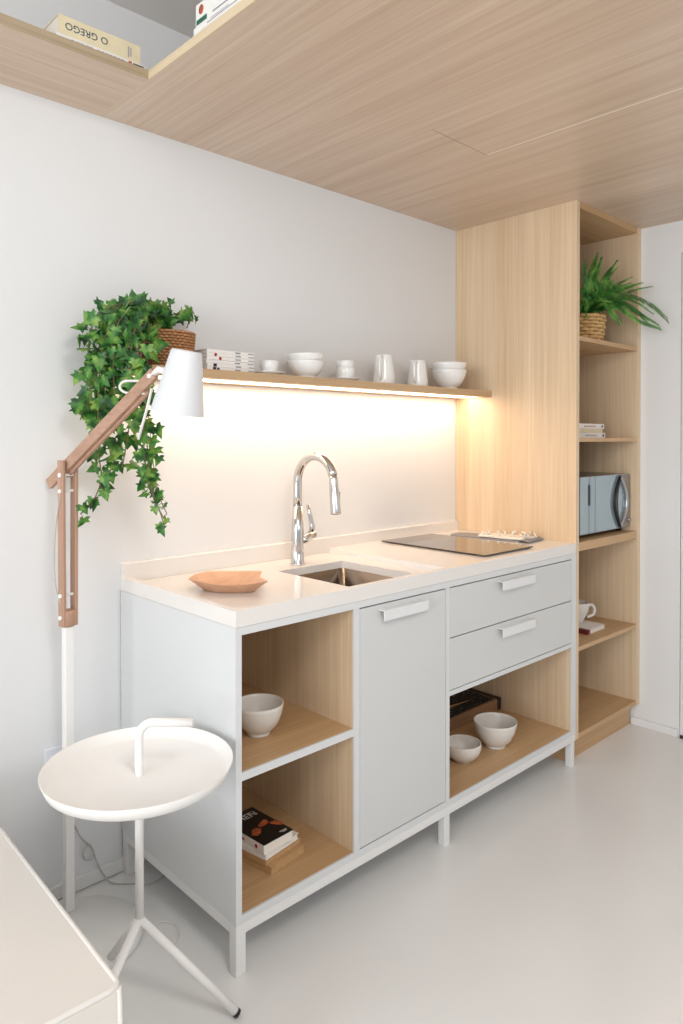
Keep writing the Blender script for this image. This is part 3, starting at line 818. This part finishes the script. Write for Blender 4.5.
# notebook and mug
r, T = book('white hardback with a maroon corner lying under the mug in the tall unit', 'book', (1.884, -.332, .4730), -PI/2, .208, .16, .0178, M['cover_white'])
q = BM(); box(q, .162, .2085, -.0004, .02, -.0, .0182, 0, 1, T); obj('binding', q, M['maroon'], r, label='maroon corner of the spine')
cup('cream mug standing on the white hardback in the tall unit', 1.980, -.435, .4912, .054, .092, None, ang=math.radians(-42), hs=2.0, mat=M['stone'], name='mug', fr=.55)

# ------------------------------------------------------------------ books in the left compartment
yw = math.radians(9)
def stack_book(label, nx, ny, z, Lx, Ly, H, cover, pages=None, spine=True):
    # spine along local x; turned so that the spine faces -x and the book's foot faces the room
    c = Vector((nx, ny, z)); ux = Vector((math.cos(yw), math.sin(yw), 0)); uy = Vector((-math.sin(yw), math.cos(yw), 0))
    p = c+uy*Ly
    return book(label, 'book', tuple(p), yw-PI/2, Ly, Lx, H, cover, 'books in the left compartment', pages, spine=spine)
z = .1478
stack_book('kraft bound book at the bottom of the stack in the left compartment', .1690, -.530, z, .139, .215, .0225, M['kraft'], M['kraft']); z += .0227
stack_book('tan card book, second from the bottom of the stack in the left compartment', .1612, -.5165, z, .145, .20, .0145, M['tan'], M['kraft']); z += .0147
stack_book('white softcover, third from the bottom in the left compartment', .1612, -.515, z, .135, .21, .0165, M['cover_white']); z += .0167
yw = math.radians(3.5)
r, T = stack_book('paperback with a black cover photo on top of the stack in the left compartment', .1565, -.513, z, .110, .182, .0245, M['cover_white'])
b = BM(); box(b, .0005, .1815, .0005, .1095, .0240, .0249, 0, 1, T); cv = obj('front_cover', b, M['cover_black'], r, label='black printed cover')
def cover_print(nm, parent, mat, items):
    q = BM()
    for kind, *a in items:
        if kind == 'poly': prism(q, a[0], .0249, .0253, 'xy', T)
        else:
            t_ = text_bm(a[0], a[1], .0002); place(t_, T @ frame_m((a[2], a[3], .0252), (0, 1, 0), (-1, 0, 0))); merge(q, t_)
    obj(nm, q, mat, parent)
# local x runs from the head of the cover (0) to its foot; local y from the spine (0) outwards
cover_print('cover_lettering', cv, M['ink_white'], [('text', 'HEN', .034, .034, .063), ('poly', [(.020, .03), (.0215, .03), (.0215, .09), (.020, .09)]), ('poly', [(.160, .075), (.1625, .075), (.1625, .10), (.160, .10)]), ('poly', [(.166, .080), (.168, .080), (.168, .097), (.166, .097)])])
glowc = flat('flame_print', srgb(176, 92, 52), .4, var=.5, vscale=60)
cover_print('cover_picture', cv, glowc, [('poly', [(.118, .010), (.098, .030), (.100, .044), (.112, .050), (.128, .036), (.132, .020)]), ('poly', [(.094, .052), (.080, .085), (.086, .092), (.100, .088), (.106, .070), (.104, .055)]), ('poly', [(.104, .084), (.106, .110), (.128, .115), (.140, .104), (.124, .092)])])
q = BM(); lathe(q, [(0, 0), (.0055, 0), (.0055, .0006), (0, .0006)], (0, 0, 0), 16); place(q, T @ frame_m((.150, 0, .012), (1, 0, 0), (0, 0, 1))); obj('red_mark', q, M['ink_red'], r)
bars(r, T, [(.03, .10, .009, .014)], M['ink_rust'])

# flat wooden case in the lower right compartment
cs = thing('wooden_case', 'flat brown wooden case with a dark top in the lower right compartment', 'case', (1.30, -.16, .1479))
b = BM(); box(b, .99, 1.612, -.276, -.04, .1482, .1745, .003, 2); obj('base', b, M['leather'], cs)
b = BM(); box(b, .99, 1.612, -.276, -.04, .1755, .1975, .003, 2); box(b, .992, 1.61, -.274, -.042, .174, .177); obj('lid', b, M['leather'], cs)
spk = flat('speckled_dark_felt', srgb(34, 32, 32), .8)
nt = spk.node_tree; vn = nt.nodes.new('ShaderNodeTexNoise'); vn.inputs['Scale'].default_value = 110; vn.inputs['Detail'].default_value = 4
tcx = nt.nodes.new('ShaderNodeTexCoord'); nt.links.new(tcx.outputs['Object'], vn.inputs['Vector'])
rp = nt.nodes.new('ShaderNodeValToRGB'); rp.color_ramp.elements[0].position = .58; rp.color_ramp.elements[1].position = .72
rp.color_ramp.elements[0].color = srgb(30, 28, 28); rp.color_ramp.elements[1].color = srgb(150, 148, 144)
nt.links.new(vn.outputs['Fac'], rp.inputs['Fac']); nt.links.new(rp.outputs['Color'], nt.nodes['Principled BSDF'].inputs['Base Color'])
b = BM(); box(b, 1.0, 1.585, -.264, -.052, .1976, .1988); tp = obj('inlay', b, spk, cs, label='dark speckled top')
b = BM(); prism(b, [(1.02, -.185), (1.02, -.120), (1.50, -.205)], .1988, .1996, 'xy'); obj('wedge', b, M['tan'], tp, label='tan wedge')
b = BM(); box(b, 1.594, 1.6205, -.279, -.037, .1479, .2005, .003, 1); obj('corner_trim', b, M['leather_dark'], cs)

# ------------------------------------------------------------------ floor lamp
lx, ly = -.203, -.1
lamp = thing('floor_lamp', 'white floor lamp with jointed wooden arms and a white cone shade left of the countertop', 'floor lamp', (lx, ly, 0))
b = BM(); lathe(b, [(0, .0005), (.158, .0005), (.162, .004), (.162, .015), (.158, .019), (0, .019)], (-.222, -.212, 0), 72); obj('base', b, M['base_grey'], lamp)
b = BM(); box(b, lx-.0125, lx+.0125, ly-.0125, ly+.0125, .0185, .818, .002, 1); obj('pole', b, M['white'], lamp)
nv = Vector((.98, .20, 0)).normalized(); dvh = Vector((.20, -.98, 0)).normalized()
def slat(name, p0, p1, off, wd, th, mat, parent=lamp):
    """a board between two points, its broad face across the arm, shifted sideways by off"""
    p0 = Vector(p0)+nv*off; p1 = Vector(p1)+nv*off
    ax = (p1-p0).normalized(); sd = nv; up = ax.cross(sd)
    m = Matrix((sd, up, ax)).transposed().to_4x4(); m.translation = p0
    b = BM(); box(b, -th/2, th/2, -wd/2, wd/2, 0, (p1-p0).length, .002, 2, m)
    return obj(name, b, mat, parent)
LB0 = (lx, ly, .815); LT0 = (lx, ly, 1.262)
slat('lower_arm', (lx, ly, .806), (lx-.002, ly, 1.262), -.0165, .026, .009, M['lampwood'])
slat('lower_arm', (lx, ly, .806), (lx+.002, ly, 1.240), .0195, .026, .009, M['lampwood'])
b = BM(); lathe(b, [(0, .806), (.018, .806), (.021, .810), (.021, .846), (.019, .850), (0, .850)], (lx, ly, 0), 28); obj('socket_block', b, M['lampwood'], lamp)
A0 = Vector((-.2173, -.030, 1.2000)); A1 = Vector((-.1300, -.452, 1.482))
slat('upper_arm', A0-(A1-A0).normalized()*.012, A1, -.002, .031, .012, M['lampwood_arm'])
ax = (A1-A0).normalized(); upv = ax.cross(nv)
if upv.z > 0: upv = -upv
slat('upper_arm', A0+ax*.06+upv*.0185+nv*.008, A1-ax*.05+upv*.0185+nv*.008, 0, .010, .010, M['lampwood_arm'])
def bolt(p, l0, l1):
    b = BM(); p = Vector(p); tube(b, [p-nv*l0, p-nv*(l0-.006), p-nv*(l0-.006), p+nv*(l1-.006), p+nv*(l1-.006), p+nv*l1], [.0058, .0058, .0038, .0038, .0058, .0058], 14); obj('bolt', b, M['white'], lamp, label='white hinge bolt')
bolt((lx, ly, 1.178), .026, .030); bolt((lx, ly, .892), .026, .030); bolt((lx, ly, .832), .026, .030); bolt((lx, ly, 1.222), .026, .034)
bolt(A1-ax*.012, .012, .016)
# shade
sa, sb_ = Vector((-.1150, -.532, 1.384)), Vector((-.1060, -.560, 1.5305))
zx = (sb_-sa).normalized(); xx = Vector((1, 0, 0)); xx = (xx-zx*xx.dot(zx)).normalized(); yy = zx.cross(xx)
m = Matrix((xx, yy, zx)).transposed().to_4x4(); m.translation = sa
hS = (sb_-sa).length
b = BM(); lathe(b, [(.0635, 0), (.0370, hS-.004), (.034, hS), (0, hS+.001), (0, hS-.002), (.034, hS-.004), (.0355, hS-.006), (.0622, .0), (.0635, 0)], (0, 0, 0), 56, m); sd = obj('shade', b, M['lamp_white'], lamp)
b = BM(); lathe(b, [(0, .030), (.012, .034), (.022, .050), (.020, .072), (.012, .086), (.012, hS-.006), (0, hS-.006)], (0, 0, 0), 24, m); obj('bulb', b, M['ceramic'], sd)
b = BM(); jt = m @ Vector((0, 0, .098)); side_d = (A1-jt).normalized(); tube(b, [A1-ax*.012, A1+ax*.016, jt+side_d*.044], .0085, 14); obj('swivel', b, M['white'], lamp, label='white swivel joint')
b = BM(); tube(b, smooth_path([A1-ax*.01+upv*-.014, A1-ax*.05+Vector((0, 0, .012)), Vector((-.153, -.338, 1.468)), Vector((-.158, -.322, 1.452)), Vector((-.150, -.345, 1.438)), A1-ax*.06+upv*.018], 8), .0032, 10); obj('cord', b, M['cable_white'], lamp, label='white cord loop')
b = BM(); tube(b, [A1-ax*.03+upv*.024, Vector((-.1375, -.425, 1.395)), Vector((-.1438, -.392, 1.320))], .0034, 10); obj('tension_rod', b, M['white'], lamp, label='white rod')
b = BM(); tube(b, smooth_path([A1-ax*.08+nv*.012, A0+ax*.25+nv*.014+upv*.004, A0+ax*.07+nv*.016]), .0022, 8)
tube(b, smooth_path([(lx-.022, ly-.004, 1.17), (lx-.030, ly+.012, 1.05), (lx-.030, ly+.012, .93), (lx-.020, ly, .87)]), .0020, 8); obj('cord', b, M['cable'], lamp)

# cables behind the lamp
b = BM(); tube(b, smooth_path([(-.19, -.012, .41), (-.17, -.016, .26), (-.145, -.018, .185), (-.133, -.019, .160), (-.109, -.019, .126), (-.096, -.019, .105), (-.100, -.02, .085), (-.122, -.02, .092), (-.127, -.022, .118), (-.110, -.023, .132), (-.096, -.022, .100), (-.085, -.022, .065), (-.066, -.03, .022), (-.048, -.05, .0036), (-.003, -.096, .0034), (.029, -.127, .0034), (.075, -.12, .0034), (.12, -.09, .0034), (.20, -.08, .0034)], 8), .0022, 8)
one('power_cable', b, M['cable'], 'grey cable looping down the wall to the floor behind the lamp base', 'cable', (-.048, -.05, 0))
b = BM(); tube(b, smooth_path([(-.072, -.372, .0032), (-.052, -.395, .0032), (-.020, -.372, .0032), (-.010, -.33, .0032), (-.028, -.30, .0032), (-.052, -.300, .0032), (-.064, -.285, .0032)], 8), .0020, 8)
one('power_cable', b, M['cable_white'], 'white cable curling on the floor right of the lamp base', 'cable', (-.02, -.34, 0))
so_ = thing('wall_socket', 'small white socket box on the wall behind the side table', 'socket', (-.20, 0, .40))
b = BM(); box(b, -.232, -.172, -.010, -.0003, .362, .442, .003, 2); obj('plate', b, M['socket'], so_)
b = BM(); box(b, -.222, -.182, -.024, -.0102, .385, .420, .004, 2); obj('plug', b, M['socket'], so_)

# ------------------------------------------------------------------ side table
tx, ty = -.2332, -.5627
tb = thing('side_table', 'round white metal tray table with a carrying handle before the floor lamp', 'side table', (tx, ty, 0))
b = BM(); zt = .563; r0 = .194
lathe(b, [(0, zt), (r0-.004, zt), (r0+.004, zt+.005), (r0+.0145, zt+.0262), (r0+.0155, zt+.0278), (r0+.0165, zt+.0262), (r0+.006, zt+.002), (r0-.002, zt-.0035), (0, zt-.0035)], (tx, ty, 0), 96); obj('tray', b, M['white'], tb)
b = BM()
hd = Vector((.715, -.70, 0)).normalized()
hp = [Vector((tx, ty, .24)), Vector((tx, ty, .50)), Vector((tx, ty, .640))]
for a in range(0, 91, 10):
    t = math.radians(a); hp.append(Vector((tx, ty, .648))+hd*(.034*(1-math.cos(t)))+Vector((0, 0, .034*math.sin(t))))
hp.append(Vector((tx, ty, .682))+hd*.1225)
tube(b, hp, .0098, 20); obj('stem_handle', b, M['white'], tb)
feet = [(-.0652, -.7027), (-.198, -.3402), (-.4455, -.6365)]
for fx, fy in feet:
    b = BM(); f_ = Vector((fx, fy, .0095)); t_ = Vector((tx, ty, .236)); d_ = (f_-t_).normalized()
    tube(b, [t_, f_-d_*.004], .0098, 18); lg_ = obj('leg', b, M['white'], tb)
    b = BM(); tube(b, [f_-d_*.005, f_+d_*.003], .0100, 18); obj('foot_cap', b, M['black'], lg_, label='black foot cap')

# ------------------------------------------------------------------ upholstered daybed in the corner
sf = thing('daybed', 'off-white upholstered daybed with piped edges in the lower left corner', 'daybed', (-1.2, -.5, 0))
sx1, sy0, sz = -.4805, -.9765, .447
SR = Matrix.Translation((sx1, sy0, 0)) @ Matrix.Rotation(math.radians(-1.67), 4, 'Z') @ Matrix.Translation((-sx1, -sy0, 0))
b = BM(); box(b, -2.2, sx1, sy0, -.085, .06, sz, .011, 4, SR); o = obj('cushion', b, M['fabric'], sf, smooth=True)
b = BM(); e = .003
tp = [(-2.19, sy0+e, sz-e), (sx1-.022, sy0+e, sz-e), (sx1-.009, sy0+.003+e, sz-e), (sx1-e, sy0+.010+e, sz-e), (sx1-e, sy0+.024, sz-e), (sx1-e, -.095, sz-e)]
tp = [SR @ Vector(p) for p in tp]
tube(b, tp, .0048, 12); tube(b, [SR @ Vector(p) for p in [(sx1-.004, sy0+.004, sz-.004), (sx1-.0025, sy0+.0025, sz-.05), (sx1-.0025, sy0+.0025, .07)]], .0048, 12)
obj('piping', b, M['piping'], sf, label='white piping along the seams')
b = BM(); box(b, -2.15, sx1-.05, sy0+.05, -.12, 0, .062, 0, 1, SR); obj('plinth', b, M['black'], sf)

# ------------------------------------------------------------------ light
w = bpy.data.worlds.new('World'); scn.world = w; w.use_nodes = True
bg = w.node_tree.nodes['Background']; bg.inputs[0].default_value = (.96, .98, 1, 1); bg.inputs[1].default_value = .5
def area(name, loc, look, sx, sy, power, col):
    l = bpy.data.lights.new(name, 'AREA'); l.shape = 'RECTANGLE'; l.size = sx; l.size_y = sy; l.energy = power; l.color = col
    o = bpy.data.objects.new(name, l); COL.objects.link(o); o.location = loc
    o.rotation_euler = (Vector(look)-Vector(loc)).to_track_quat('-Z', 'Y').to_euler(); return o
area('window_daylight', (-5.85, -2.3, 1.6), (.6, -.5, 1.2), 3.6, 1.9, 158, (.95, .98, 1))
area('room_daylight', (-.6, -4.5, 1.9), (.8, 0, .9), 3.2, 1.4, 20, (.98, .99, 1))
area('ceiling_lamp', (-.5, -2.25, 2.3), (-.1, -.6, .2), .5, .5, 13, (1, .97, .93))

# ------------------------------------------------------------------ camera
cam = bpy.data.cameras.new('Camera'); co = bpy.data.objects.new('Camera', cam); COL.objects.link(co)
yaw, pit = math.radians(43.4772), math.radians(.5378)
co.location = (-1.0081, -2.0442, 1.3229)
co.rotation_euler = (PI/2-pit, 0, -yaw)
cam.sensor_fit = 'VERTICAL'; cam.sensor_height = 36; cam.sensor_width = 24; cam.lens = 715.2448/1024*36
cam.shift_y = (444.84-512)/1024; cam.shift_x = 0
cam.clip_start = .02
scn.camera = co
vs = scn.view_settings
vs.view_transform = 'Standard'; vs.look = 'None'; vs.gamma = 1; vs.use_curve_mapping = False; vs.exposure = .04
